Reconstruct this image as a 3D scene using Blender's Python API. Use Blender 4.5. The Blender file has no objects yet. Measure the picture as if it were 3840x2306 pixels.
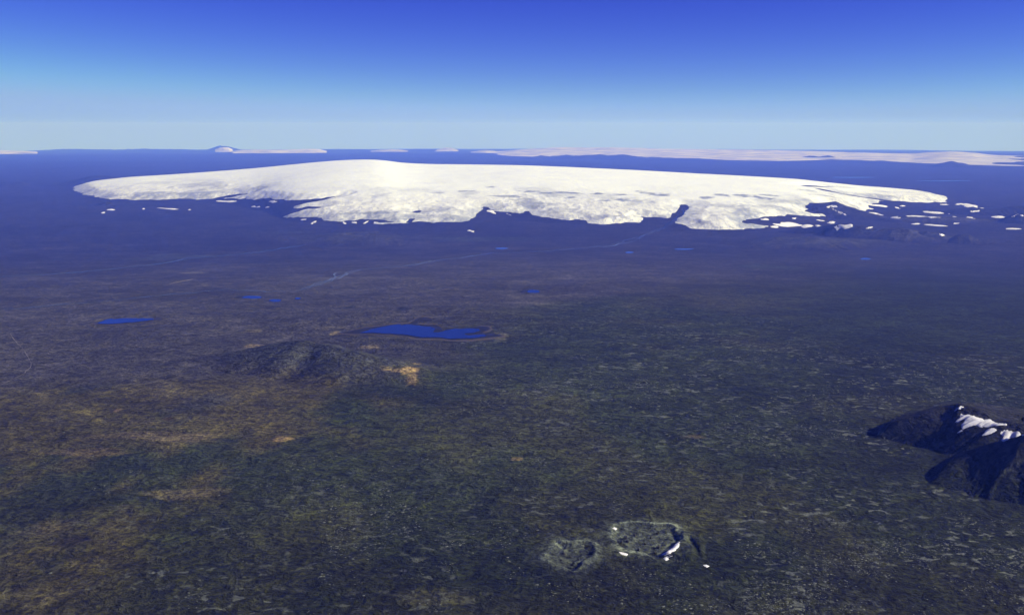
import bpy, math
import numpy as np

# ------------------------------------------------------------------ camera, sky, sun, exposure
R = math.radians
scene = bpy.context.scene
col = scene.collection
W0, H0 = 3840.0, 2306.0              # the photograph's own size
FPX = 4117.0                         # focal length in those pixels
LEVEL = 478.0                        # row of the camera's eye level
CAMZ = 3000.0                        # metres above the plain
EARTH = 16.0e6                       # radius of the curved ground (refraction included)
PITCH = math.atan((H0 / 2 - LEVEL) / FPX)
cam_data = bpy.data.cameras.new('camera')
cam = bpy.data.objects.new('camera', cam_data)
col.objects.link(cam)
scene.camera = cam
cam.location = (0, 0, CAMZ)
cam.rotation_euler = (math.pi / 2 - PITCH, 0, 0)
cam_data.sensor_width = 36.0
cam_data.lens = 36.0 * FPX / W0
cam_data.clip_start = 10.0
cam_data.clip_end = 1.0e6

SUN_AZ, SUN_EL = 98.0, 28.0         # degrees clockwise from the view direction; height
EXPOSURE = 0.75
world = bpy.data.worlds.new('World')
scene.world = world
world.use_nodes = True
wn = world.node_tree
wn.nodes.clear()
def wnode(t, **kw):
    n = wn.nodes.new(t)
    for k, v in kw.items():
        setattr(n, k, v)
    return n
w_out = wnode('ShaderNodeOutputWorld')
w_bg = wnode('ShaderNodeBackground')
w_sky = wnode('ShaderNodeTexSky', sky_type='NISHITA', sun_disc=False, sun_elevation=R(SUN_EL), sun_rotation=R(SUN_AZ),
              altitude=5000.0, air_density=1.0, dust_density=0.3, ozone_density=4.0)
w_bg.inputs[1].default_value = 0.1
w_sep = wnode('ShaderNodeSeparateColor')
w_com = wnode('ShaderNodeCombineColor')
wn.links.new(w_sky.outputs[0], w_sep.inputs[0])
# a slide film's saturation, the same for the whole sky
for i, (p, k, top) in enumerate(((2.05, 1.95, 0.31), (2.6, 2.15, 0.47), (1.3, 1.38, 0.79))):
    a = wnode('ShaderNodeMath', operation='MULTIPLY'); a.inputs[1].default_value = 0.1
    b = wnode('ShaderNodeMath', operation='POWER'); b.inputs[1].default_value = p
    c = wnode('ShaderNodeMath', operation='MULTIPLY'); c.inputs[1].default_value = 10.0 * k / 2 ** EXPOSURE
    wn.links.new(w_sep.outputs[i], a.inputs[0]); wn.links.new(a.outputs[0], b.inputs[0])
    d = wnode('ShaderNodeMath', operation='SMOOTH_MIN'); d.inputs[1].default_value = 10.0 * top / 2 ** EXPOSURE; d.inputs[2].default_value = 4.0 * top / 2 ** EXPOSURE
    wn.links.new(b.outputs[0], c.inputs[0]); wn.links.new(c.outputs[0], d.inputs[0]); wn.links.new(d.outputs[0], w_com.inputs[i])
wn.links.new(w_com.outputs[0], w_bg.inputs[0])
wn.links.new(w_bg.outputs[0], w_out.inputs[0])

sun_data = bpy.data.lights.new('sun', 'SUN')
sun = bpy.data.objects.new('sun', sun_data)
col.objects.link(sun)
sun_data.energy = 4.6
sun_data.angle = R(0.5)
sun_data.color = (1.0, 0.94, 0.83)
sun.rotation_euler = (R(90 - SUN_EL), 0, R(180 - SUN_AZ))
sun.location = (0, 0, 9000)
SUN_DIR = (math.cos(R(SUN_EL)) * math.sin(R(SUN_AZ)), math.cos(R(SUN_EL)) * math.cos(R(SUN_AZ)), math.sin(R(SUN_EL)))

vs = scene.view_settings
vs.view_transform = 'Standard'
vs.look = 'None'
vs.gamma = 1.0
vs.exposure = EXPOSURE
vs.use_curve_mapping = False
scene.cycles.use_denoising = True
scene.cycles.volume_bounces = 1
scene.cycles.max_bounces = 6
scene.cycles.diffuse_bounces = 2
scene.cycles.glossy_bounces = 2

# ------------------------------------------------------------------ helpers: noise, rays
_rng = np.random.RandomState(7)
_PERM = np.tile(_rng.permutation(4096), 2).astype(np.int32)
_VAL = _rng.rand(4097).astype(np.float32) * 2 - 1
def noise(x, y, seed=0):
    """value noise, -1..1"""
    ix, iy = np.floor(x), np.floor(y)
    fx = (x - ix).astype(np.float32); fy = (y - iy).astype(np.float32)
    ix = (ix.astype(np.int32) + seed * 131) & 4095; iy = (iy.astype(np.int32) + seed * 57) & 4095
    fx = fx * fx * (3 - 2 * fx)
    fy = fy * fy * (3 - 2 * fy)
    p0 = _PERM[ix]; p1 = _PERM[ix + 1]
    a = _VAL[_PERM[p0 + iy]]; b = _VAL[_PERM[p1 + iy]]
    c = _VAL[_PERM[p0 + iy + 1]]; d = _VAL[_PERM[p1 + iy + 1]]
    return a + (b - a) * fx + (c - a) * fy + (a - b - c + d) * fx * fy

def fbm(x, y, seed=0, n=4, gain=0.5):
    s, amp, t = 0.0, 1.0, 0.0
    for i in range(n):
        c, q = math.cos(0.7 * i + seed), math.sin(0.7 * i + seed)
        s = s + amp * noise((x * c - y * q) * 2 ** i, (x * q + y * c) * 2 ** i, seed + i * 17)
        t += amp
        amp *= gain
    return s / t

def ridged(x, y, seed=0, n=4):
    s, amp, t = 0.0, 1.0, 0.0
    for i in range(n):
        s = s + amp * (1 - np.abs(noise(x * 2.03 ** i, y * 2.03 ** i, seed + i * 29)) * 2)
        t += amp
        amp *= 0.5
    return s / t

def sstep(a, b, x):
    t = np.clip((x - a) / (b - a), 0, 1)
    return t * t * (3 - 2 * t)

def ray(px, py):
    """direction through a pixel of the photograph"""
    u = (np.asarray(px, float) - W0 / 2) / FPX
    v = (H0 / 2 - np.asarray(py, float)) / FPX
    cp, sp = math.cos(PITCH), math.sin(PITCH)
    return u, cp + v * sp, -sp + v * cp

FLATS = []
def sphere_h(X, Y):
    """curved earth with the broad lava plateau that the near ground belongs to; level at the lakes"""
    z = -(X * X + Y * Y) / (2 * EARTH) + 1250.0 * (1 - sstep(5000.0, 30000.0, np.sqrt(0.3 * X * X + Y * Y)))  # plateau lifted extra high so less haze veils the near ground
    for (cx, cy, rx_, ry_, lev) in FLATS:
        k = sstep(0.8, 3.6, ((X - cx) / rx_) ** 2 + ((Y - cy) / ry_) ** 2)
        z = z * k + lev * (1 - k)
    return z

_MARCH = np.geomspace(2200, 330000, 780)
def land(px, py, surf):
    """where the pixels' rays meet a surface; X, Y"""
    px = np.atleast_1d(np.asarray(px, float)); py = np.atleast_1d(np.asarray(py, float))
    rx, ry, rz = ray(px, py)
    a = (rx / ry)[:, None]; c = (rz / ry)[:, None]
    n = np.arange(len(px))
    yy = np.repeat(_MARCH[None], len(px), 0)
    for it in range(2):
        g = CAMZ + c * yy - surf(a * yy, yy)
        k = np.where((g < 0).any(1), np.argmax(g < 0, 1), yy.shape[1] - 1)
        k = np.maximum(k, 1)
        y0, y1, g0, g1 = yy[n, k - 1], yy[n, k], g[n, k - 1], g[n, k]
        if it == 0:
            yy = y0[:, None] + (y1 - y0)[:, None] * np.linspace(-0.02, 1.02, 14)[None]
    t = np.clip(g0 / np.where(np.abs(g0 - g1) < 1e-9, 1e-9, g0 - g1), 0, 1)
    y = y0 + (y1 - y0) * t
    return a[:, 0] * y, y

def seg_dist(X, Y, P, closed=True):
    """distance to a polyline, parameter of the nearest point"""
    P = np.asarray(P, float)
    Q = np.roll(P, -1, 0) if closed else P[1:]
    A = P if closed else P[:-1]
    best = np.full(X.shape, 1e18); par = np.zeros(X.shape)
    for i, ((ax, ay), (bx, by)) in enumerate(zip(A, Q)):
        dx, dy = bx - ax, by - ay
        t = np.clip(((X - ax) * dx + (Y - ay) * dy) / max(dx * dx + dy * dy, 1e-9), 0, 1)
        d = (X - ax - t * dx) ** 2 + (Y - ay - t * dy) ** 2
        m = d < best
        best = np.where(m, d, best); par = np.where(m, i + t, par)
    return np.sqrt(best), par

def inside(X, Y, P):
    P = np.asarray(P, float)
    Q = np.roll(P, -1, 0)
    c = np.zeros(X.shape, bool)
    for (ax, ay), (bx, by) in zip(P, Q):
        if ay == by:
            continue
        m = ((ay > Y) != (by > Y)) & (X < (bx - ax) * (Y - ay) / (by - ay) + ax)
        c ^= m
    return c

def sdist(X, Y, P):
    """signed distance, positive inside"""
    d, _ = seg_dist(X, Y, P)
    return np.where(inside(X, Y, P), d, -d)

def grid_mesh(name, V, keep=None, colors=None, attrs=None, smooth=True):
    """V: (rows, cols, 3); keep: (rows-1, cols-1) mask of the cells to build"""
    n, m = V.shape[:2]
    idx = np.arange(n * m).reshape(n, m)
    q = np.stack([idx[:-1, :-1], idx[:-1, 1:], idx[1:, 1:], idx[1:, :-1]], -1)
    q = q[keep] if keep is not None else q.reshape(-1, 4)
    used = np.unique(q)
    remap = np.zeros(n * m, np.int64); remap[used] = np.arange(len(used))
    q = remap[q]
    v = V.reshape(-1, 3)[used]
    me = bpy.data.meshes.new(name)
    me.vertices.add(len(v)); me.vertices.foreach_set('co', v.astype(np.float32).ravel())
    me.loops.add(q.size); me.loops.foreach_set('vertex_index', q.astype(np.int32).ravel())
    me.polygons.add(len(q))
    me.polygons.foreach_set('loop_start', (np.arange(len(q)) * 4).astype(np.int32))
    if smooth:
        me.polygons.foreach_set('use_smooth', np.ones(len(q), bool))
    me.update(calc_edges=True)
    if colors is not None:
        a = me.attributes.new('tone', 'FLOAT_COLOR', 'POINT')
        c = np.ones((len(used), 4), np.float32); c[:, :3] = colors.reshape(-1, 3)[used]
        a.data.foreach_set('color', c.ravel())
    for k, arr in (attrs or {}).items():
        a = me.attributes.new(k, 'FLOAT', 'POINT')
        a.data.foreach_set('value', arr.ravel()[used].astype(np.float32))
    return me

def add(name, me, mat, parent=None, label=None, cat=None, group=None, kind=None):
    o = bpy.data.objects.new(name, me)
    col.objects.link(o)
    if me is not None and mat is not None:
        me.materials.append(mat)
    if parent is not None:
        o.parent = parent
    for k, v in (('label', label), ('category', cat), ('group', group), ('kind', kind)):
        if v:
            o[k] = v
    return o

def recentre(o):
    """move a thing's origin to its own middle"""
    me = o.data
    n = len(me.vertices)
    c = np.zeros(n * 3, np.float32); me.vertices.foreach_get('co', c); c = c.reshape(-1, 3)
    mid = np.array([(c[:, 0].min() + c[:, 0].max()) / 2, (c[:, 1].min() + c[:, 1].max()) / 2, c[:, 2].min()])
    me.vertices.foreach_set('co', (c - mid).astype(np.float32).ravel()); me.update()
    o.location = [float(t) for t in mid]

# ------------------------------------------------------------------ materials
class Mat:
    def __init__(self, name):
        self.m = bpy.data.materials.new(name); self.m.use_nodes = True
        self.t = self.m.node_tree; self.t.nodes.clear()
        self.out = self.n('ShaderNodeOutputMaterial')
        self.bsdf = self.n('ShaderNodeBsdfPrincipled')
        self.link(self.bsdf.outputs[0], self.out.inputs[0])
        self.geo = self.n('ShaderNodeNewGeometry')
    def n(self, t, **kw):
        x = self.t.nodes.new(t)
        for k, v in kw.items():
            setattr(x, k, v)
        return x
    def link(self, a, b):
        self.t.links.new(a, b)
    def noise(self, scale, detail=3.0, rough=0.55, dist=0.0, stretch=(1, 1, 1), loc=(0, 0, 0)):
        mp = self.n('ShaderNodeMapping'); mp.inputs['Scale'].default_value = [s / scale for s in stretch]
        mp.inputs['Location'].default_value = loc
        self.link(self.geo.outputs['Position'], mp.inputs[0])
        nz = self.n('ShaderNodeTexNoise'); nz.inputs['Scale'].default_value = 1.0
        nz.inputs['Detail'].default_value = detail; nz.inputs['Roughness'].default_value = rough
        nz.inputs['Distortion'].default_value = dist
        self.link(mp.outputs[0], nz.inputs['Vector'])
        return nz.outputs['Fac']
    def ramp(self, f, a, b, lo=0.0, hi=1.0):
        r = self.n('ShaderNodeMapRange', interpolation_type='SMOOTHSTEP')
        for i, v in enumerate((a, b, lo, hi)):
            r.inputs[i + 1].default_value = v
        self.link(f, r.inputs[0])
        return r.outputs[0]
    def math(self, op, a, b):
        x = self.n('ShaderNodeMath', operation=op)
        for i, v in enumerate((a, b)):
            if isinstance(v, (int, float)):
                x.inputs[i].default_value = v
            else:
                self.link(v, x.inputs[i])
        return x.outputs[0]
    def mix(self, f, a, b, mode='MIX'):
        x = self.n('ShaderNodeMix', data_type='RGBA', blend_type=mode)
        if isinstance(f, (int, float)):
            x.inputs[0].default_value = f
        else:
            self.link(f, x.inputs[0])
        for i, v in ((6, a), (7, b)):
            if isinstance(v, tuple):
                x.inputs[i].default_value = (*v, 1)
            else:
                self.link(v, x.inputs[i])
        return x.outputs[2]
    def attr(self, name, what='Fac'):
        a = self.n('ShaderNodeAttribute', attribute_name=name)
        return a.outputs[what]
    def bump(self, f, dist, strength=1.0):
        b = self.n('ShaderNodeBump'); b.inputs['Distance'].default_value = dist; b.inputs['Strength'].default_value = strength
        self.link(f, b.inputs['Height'])
        self.link(b.outputs[0], self.bsdf.inputs['Normal'])
    def setb(self, **kw):
        for k, v in kw.items():
            self.bsdf.inputs[k].default_value = v

def ground_material():
    M = Mat('highland_ground')
    tone = M.attr('tone', 'Color')
    speck = M.attr('speck')
    n1 = M.noise(520, 5, 0.62, 0.6)
    n2 = M.noise(95, 4, 0.65, 0.4, loc=(31, 7, 0))
    n3 = M.noise(26, 3, 0.7, loc=(5, 71, 0))
    f1 = M.ramp(n1, 0.3, 0.72, 0.72, 1.28)
    f2 = M.ramp(n2, 0.3, 0.7, 0.55, 1.5)
    f3 = M.ramp(n3, 0.32, 0.68, 0.4, 1.8)
    n0 = M.noise(2300, 6, 0.65, 1.0, loc=(17, 4, 0))
    f = M.math('MULTIPLY', M.math('MULTIPLY', M.math('MULTIPLY', f1, f2), f3), M.ramp(n0, 0.32, 0.68, 0.78, 1.22))
    cmb = M.n('ShaderNodeCombineColor')
    for i in range(3):
        M.link(f, cmb.inputs[i])
    c = M.mix(1.0, tone, cmb.outputs[0], 'MULTIPLY')
    # brown soil and moss tints in drifts
    warm = M.ramp(M.noise(330, 5, 0.6, 0.8, loc=(3, 9, 0)), 0.52, 0.66)
    c = M.mix(M.math('MULTIPLY', warm, 0.22), c, M.mix(1.0, c, (1.3, 1.2, 0.6), 'MULTIPLY'))
    # pale bare lava slabs where the field is broken
    fl = M.noise(48, 2, 0.5, 0.5, stretch=(0.8, 1.0, 1), loc=(11, 3, 0))
    cl = M.ramp(M.noise(420, 4, 0.6, 0.4, loc=(2, 2, 0)), 0.44, 0.6)
    k = M.math('MULTIPLY', M.math('MULTIPLY', M.ramp(fl, 0.57, 0.65), cl), speck)
    c = M.mix(M.math('MULTIPLY', k, 0.9), c, (0.125, 0.137, 0.108))
    # black hollows and cracks
    dk = M.ramp(M.noise(70, 3, 0.55, 0.3, loc=(41, 23, 0)), 0.29, 0.38, 1.0, 0.0)
    c = M.mix(M.math('MULTIPLY', dk, M.math('ADD', M.math('MULTIPLY', speck, 0.55), 0.15)), c, (0.008, 0.009, 0.008))
    M.link(c, M.bsdf.inputs['Base Color'])
    M.setb(Roughness=0.95)
    M.bsdf.inputs['Specular IOR Level'].default_value = 0.1
    h = M.math('ADD', M.math('MULTIPLY', n2, 1.0), M.math('MULTIPLY', n3, 0.35))
    M.bump(h, 30.0, 1.0)
    return M.m

def ice_material():
    M = Mat('glacier_ice')
    bare = M.attr('bare')
    n1 = M.noise(900, 5, 0.6, 0.5)
    n2 = M.noise(240, 4, 0.65, 0.6, stretch=(1, 0.55, 1))
    n3 = M.noise(1500, 5, 0.62, 1.2, stretch=(1, 0.7, 1), loc=(7, 1, 0))
    b = M.math('MULTIPLY', bare, M.ramp(n2, 0.30, 0.55, 0.3, 1.0))
    abl = M.attr('low')
    cv = M.math('MULTIPLY', M.ramp(M.noise(150, 4, 0.7, 0.8, stretch=(1, 0.3, 1), loc=(3, 5, 0)), 0.44, 0.62), M.math('MULTIPLY', abl, 0.85))
    c = M.mix(M.ramp(n1, 0.35, 0.7), (0.865, 0.91, 0.84), (0.80, 0.845, 0.79))
    c = M.mix(M.math('MULTIPLY', M.ramp(n3, 0.50, 0.64), M.math('ADD', M.math('MULTIPLY', abl, 0.35), 0.12)), c, (0.48, 0.51, 0.53))
    c = M.mix(M.math('MULTIPLY', abl, 0.5), c, (0.80, 0.79, 0.66))
    c = M.mix(cv, c, (0.40, 0.43, 0.47))
    c = M.mix(b, c, (0.20, 0.23, 0.27))
    M.link(c, M.bsdf.inputs['Base Color'])
    M.setb(Roughness=0.75)
    M.bsdf.inputs['Specular IOR Level'].default_value = 0.25
    h = M.math('ADD', M.math('MULTIPLY', n1, 0.7), M.math('MULTIPLY', n2, 0.5))
    M.bump(h, 45.0, 0.6)
    return M.m

def simple(name, c1, c2, scale, rough=0.9, bump=0.0, spec=0.2):
    M = Mat(name)
    n1 = M.noise(scale, 4, 0.6, 0.4)
    c = M.mix(M.ramp(n1, 0.32, 0.68), c1, c2)
    M.link(c, M.bsdf.inputs['Base Color'])
    M.setb(Roughness=rough)
    M.bsdf.inputs['Specular IOR Level'].default_value = spec
    if bump:
        M.bump(n1, bump, 0.7)
    return M.m

MAT_GROUND = ground_material()
MAT_ICE = ice_material()
MAT_SNOW = simple('old_snow', (0.84, 0.83, 0.80), (0.70, 0.71, 0.72), 60, 0.7, 4.0)
MAT_FARICE = simple('far_ice', (0.60, 0.585, 0.53), (0.26, 0.26, 0.26), 3000, 0.85, 160.0)
MAT_WATER = simple('lake_water', (0.004, 0.014, 0.055), (0.006, 0.020, 0.075), 300, 0.10, 0.0, 0.5)
MAT_SILT = simple('braided_river', (0.016, 0.036, 0.12), (0.04, 0.066, 0.14), 240, 0.22, 0.0, 0.4)
MAT_MUD = simple('wet_mud', (0.012, 0.013, 0.016), (0.022, 0.021, 0.021), 120, 0.6)
MAT_TRACK = simple('gravel_track', (0.15, 0.135, 0.11), (0.11, 0.10, 0.085), 30)
MAT_LAVA = simple('pale_lava', (0.045, 0.050, 0.036), (0.135, 0.146, 0.112), 90)

# ------------------------------------------------------------------ the big ice dome's bed
def pxline(pts):
    return np.array(pts, float)
FOOT = pxline([(60, 712), (200, 718), (300, 730), (420, 755), (600, 763), (850, 768), (1000, 795), (1060, 826), (1200, 838), (1480, 846),
               (1740, 844), (1900, 836), (2100, 840), (2300, 849), (2450, 849), (2560, 862), (2750, 870), (2880, 862), (3000, 838),
               (3100, 820), (3250, 800), (3400, 776), (3600, 768), (3800, 764)])
RIDGE = pxline([(60, 720, 55), (270, 708, 55.5), (310, 701, 55.7), (380, 690, 56), (500, 676, 56.5), (620, 667, 57), (800, 653, 57), (950, 641, 57), (1100, 625, 57), (1200, 615, 57),
                (1290, 608.5, 57), (1390, 606, 57), (1450, 611, 56.5), (1500, 620, 56), (1600, 625, 56), (1800, 627, 55), (1950, 629, 54), (2130, 636, 53),
                (2400, 649, 52), (2600, 661, 51), (2850, 675, 49.5), (3000, 685, 48.5), (3090, 698, 48), (3220, 719, 47.5), (3330, 728, 47), (3431, 736, 46.5),
                (3500, 747, 46.2), (3560, 764, 46), (3800, 775, 46)])
fx, fy = land(FOOT[:, 0], FOOT[:, 1], sphere_h)
FOOT_A = fx / fy
rx, ry, rz = ray(RIDGE[:, 0], RIDGE[:, 1])
RIDGE_A = rx / ry
RIDGE_Y = RIDGE[:, 2] * 1000
RIDGE_Z = np.maximum(CAMZ + rz / ry * RIDGE_Y - sphere_h(RIDGE_A * RIDGE_Y, RIDGE_Y), 0)

def smooth_table(a, v, w=0.006):
    g = np.linspace(-0.75, 0.75, 1501)
    t = np.interp(g, a, v)
    k = np.exp(-0.5 * (np.arange(-30, 31) * 0.001 / w) ** 2); k /= k.sum()
    return g, np.convolve(np.pad(t, 30, mode='edge'), k, 'valid')
TG, T_FOOT = smooth_table(FOOT_A, fy, 0.012)
_, T_RY = smooth_table(RIDGE_A, RIDGE_Y, 0.012)
_, T_RZ = smooth_table(RIDGE_A, RIDGE_Z, 0.006)

def dome(X, Y):
    a = X / np.maximum(Y, 1.0)
    f = np.interp(a, TG, T_FOOT); r = np.interp(a, TG, T_RY); z = np.interp(a, TG, T_RZ)
    s = np.clip((Y - f) / np.maximum(r - f, 1000.0), 0, 1)
    front = 1 - (1 - s) ** 1.75
    b = np.clip((Y - r) / 15000.0, 0, 1)
    back = 1 - b * b * (3 - 2 * b)
    # front slope bulges in broad lobes
    lob = 1 + 0.05 * fbm(X / 4200, Y / 4200, 5, 2) * (1 - s) * s * 4
    return z * np.where(Y < r, front * lob, back)

# lakes lie on level ground
LAKE = (np.array([(290, 381), (340, 362), (400, 345), (460, 334), (520, 323), (560, 318), (585, 326), (600, 319), (640, 322), (690, 325), (740, 334), (790, 336), (822, 350), (815, 366), (800, 373),
                  (850, 376), (880, 368), (900, 360), (960, 350), (1010, 352), (1060, 348), (1130, 350), (1142, 364), (1100, 380), (1040, 384), (1028, 391), (1060, 397), (1150, 391), (1192, 396),
                  (1180, 405), (1120, 413), (1080, 419), (1000, 418), (940, 423), (900, 420), (860, 412), (800, 411), (720, 412), (660, 401), (600, 391), (540, 389), (510, 384), (470, 384), (380, 379)]) * 0.5259 + (1200, 1050))
LAKE_MUD = (np.array([(120, 379), (170, 372), (240, 358), (330, 340), (440, 328), (540, 314), (640, 313), (690, 276), (720, 268), (760, 268), (805, 280), (780, 294), (715, 292), (690, 314), (770, 320), (830, 318), (858, 335), (878, 358), (862, 372),
                      (900, 350), (980, 345), (1080, 342), (1130, 328), (1200, 333), (1215, 350), (1190, 366), (1150, 376), (1210, 383), (1290, 391), (1300, 400), (1230, 408), (1150, 418), (1080, 424), (940, 428), (850, 418), (700, 418), (640, 404),
                      (540, 394), (480, 390), (380, 386), (250, 386)]) * 0.5259 + (1200, 1050))
LAKE2 = (np.array([(700, 688), (730, 676), (770, 661), (800, 659), (815, 664), (860, 656), (930, 655), (990, 658), (1010, 655), (1095, 657), (1092, 666), (1040, 674), (960, 683), (870, 690), (800, 697), (730, 695), (700, 693)]) * 0.5259 + (0, 850))
LAKE2_MUD = (np.array([(664, 692), (690, 684), (760, 658), (860, 653), (1000, 652), (1090, 655), (1165, 650), (1150, 658), (1100, 671), (960, 687), (800, 699), (690, 698)]) * 0.5259 + (0, 850))

def rot_flat(X, Y):
    """1 where the land rolls, 0 on the level shores"""
    k = np.ones(np.shape(X))
    for (cx, cy, rx_, ry_, _lev) in FLATS:
        q = ((X - cx) / rx_) ** 2 + ((Y - cy) / ry_) ** 2
        k = np.minimum(k, sstep(0.8, 1.7, q))
    return k
PITS = []
def ground_h(X, Y):
    X = np.asarray(X, float); Y = np.asarray(Y, float)
    r = np.sqrt(X * X + Y * Y)
    sp = np.maximum(9.0, r * r * 2.9e-7)
    z = 55 * fbm(X / 9000, Y / 9000, 11, 2) * sstep(9000, 24000, r)
    z = z + 190 * np.maximum(fbm(X / 14000, Y / 26000, 13, 4), -0.1) * sstep(90000, 200000, r)
    for lam, amp, seed in ((3200, 10, 21), (900, 5, 33), (330, 3.6, 47), (120, 2.6, 59), (55, 1.3, 61)):
        k = np.clip(1.6 - 3.2 * sp / lam, 0, 1)
        if np.any(k > 0):
            z = z + amp * k * fbm(X / lam, Y / lam, seed, 2)
    if FLATS:
        z = z * rot_flat(X, Y)
    d = dome(X, Y)
    rough = np.clip(d / 120.0, 0, 1)
    z = z * (1 - 0.7 * rough) + d + sphere_h(X, Y)
    for (poly, depth, soft) in PITS:
        x0, y0 = poly.min(0) - soft * 2; x1, y1 = poly.max(0) + soft * 2
        m = (X > x0) & (X < x1) & (Y > y0) & (Y < y1)
        if np.any(m):
            s = sdist(X[m], Y[m], poly)
            z = np.array(z); z[m] -= depth * sstep(-soft * 0.2, soft, s)
    return z

_fl = []
for P, gx, gy in ((LAKE_MUD, 1.2, 1.3), (LAKE2_MUD, 1.2, 1.3)):
    lx, ly = land(P[:, 0], P[:, 1], sphere_h)
    cx, cy = (lx.min() + lx.max()) / 2, (ly.min() + ly.max()) / 2
    _fl.append((cx, cy, (lx.max() - lx.min()) / 2 * gx, (ly.max() - ly.min()) / 2 * gy, float(sphere_h(cx, cy))))
FLATS.extend(_fl)

HILLS = []
def surf_h(X, Y):
    """ground with the hills that stand on it"""
    z = ground_h(X, Y)
    up = np.zeros(np.shape(z))
    for (x0, x1, y0, y1, rel) in HILLS:
        m = (X > x0) & (X < x1) & (Y > y0) & (Y < y1)
        if np.any(m):
            up[m] = np.maximum(up[m], rel(X[m], Y[m]))
    return z + up

# ------------------------------------------------------------------ the ground's colours, with some vignetting and haze painted in
def soft_poly(X, Y, pts, soft, seed=0, wob=0.0):
    """zone mask from an outline traced on the ground"""
    lx, ly = land([p[0] for p in pts], [p[1] for p in pts], sphere_h)
    w = wob * fbm(X / (wob * 3 + 1), Y / (wob * 3 + 1), seed, 4) * 2 if wob else 0
    P = np.stack([lx, ly], 1)
    if X.ndim == 2 and min(X.shape) > 200:              # the distance is smooth: take it on every eighth vertex
        i = np.unique(np.append(np.arange(0, X.shape[0], 8), X.shape[0] - 1)); j = np.unique(np.append(np.arange(0, X.shape[1], 8), X.shape[1] - 1))
        d = sdist(X[np.ix_(i, j)], Y[np.ix_(i, j)], P)
        d = np.stack([np.interp(np.arange(X.shape[1]), j, r) for r in d])
        lo = np.clip(np.searchsorted(i, np.arange(X.shape[0]), 'right') - 1, 0, len(i) - 2)
        t = ((np.arange(X.shape[0]) - i[lo]) / (i[lo + 1] - i[lo]))[:, None]
        d = d[lo] * (1 - t) + d[lo + 1] * t
    else:
        d = sdist(X, Y, P)
    return sstep(-soft, soft, d + w)

Z_LAVA = [(900, 1600), (1250, 1480), (1650, 1440), (1700, 1330), (2000, 1190), (2180, 1120), (2420, 1100), (2650, 1150), (2950, 1200), (3200, 1290), (3500, 1330), (4100, 1330), (4600, 2400), (900, 2600), (300, 2400), (0, 1900), (-600, 1700), (-300, 1580), (300, 1480), (700, 1500)]
Z_SAND = [(-800, 1350), (0, 1440), (500, 1400), (900, 1430), (1400, 1440), (1650, 1480), (1550, 1640), (1300, 1720), (1250, 1900), (900, 2000), (620, 2306), (-300, 2600), (-1400, 2400)]
Z_PLAIN = [(-2500, 700), (300, 900), (1200, 900), (2400, 900), (2900, 1000), (2500, 1100), (2100, 1150), (1750, 1300), (1650, 1420), (1200, 1470), (500, 1500), (0, 1520), (-2500, 1600)]
Z_MOSS = [(2500, 1340), (2900, 1250), (3300, 1000), (4200, 900), (5200, 1400), (4500, 1700), (3400, 1640), (2700, 1560)]

Z_DARK = [(-900, 2180), (500, 2130), (1250, 1980), (1900, 1880), (2500, 1850), (2900, 1720), (3300, 1640), (4600, 1560), (5200, 2800), (-900, 2800)]

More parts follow.
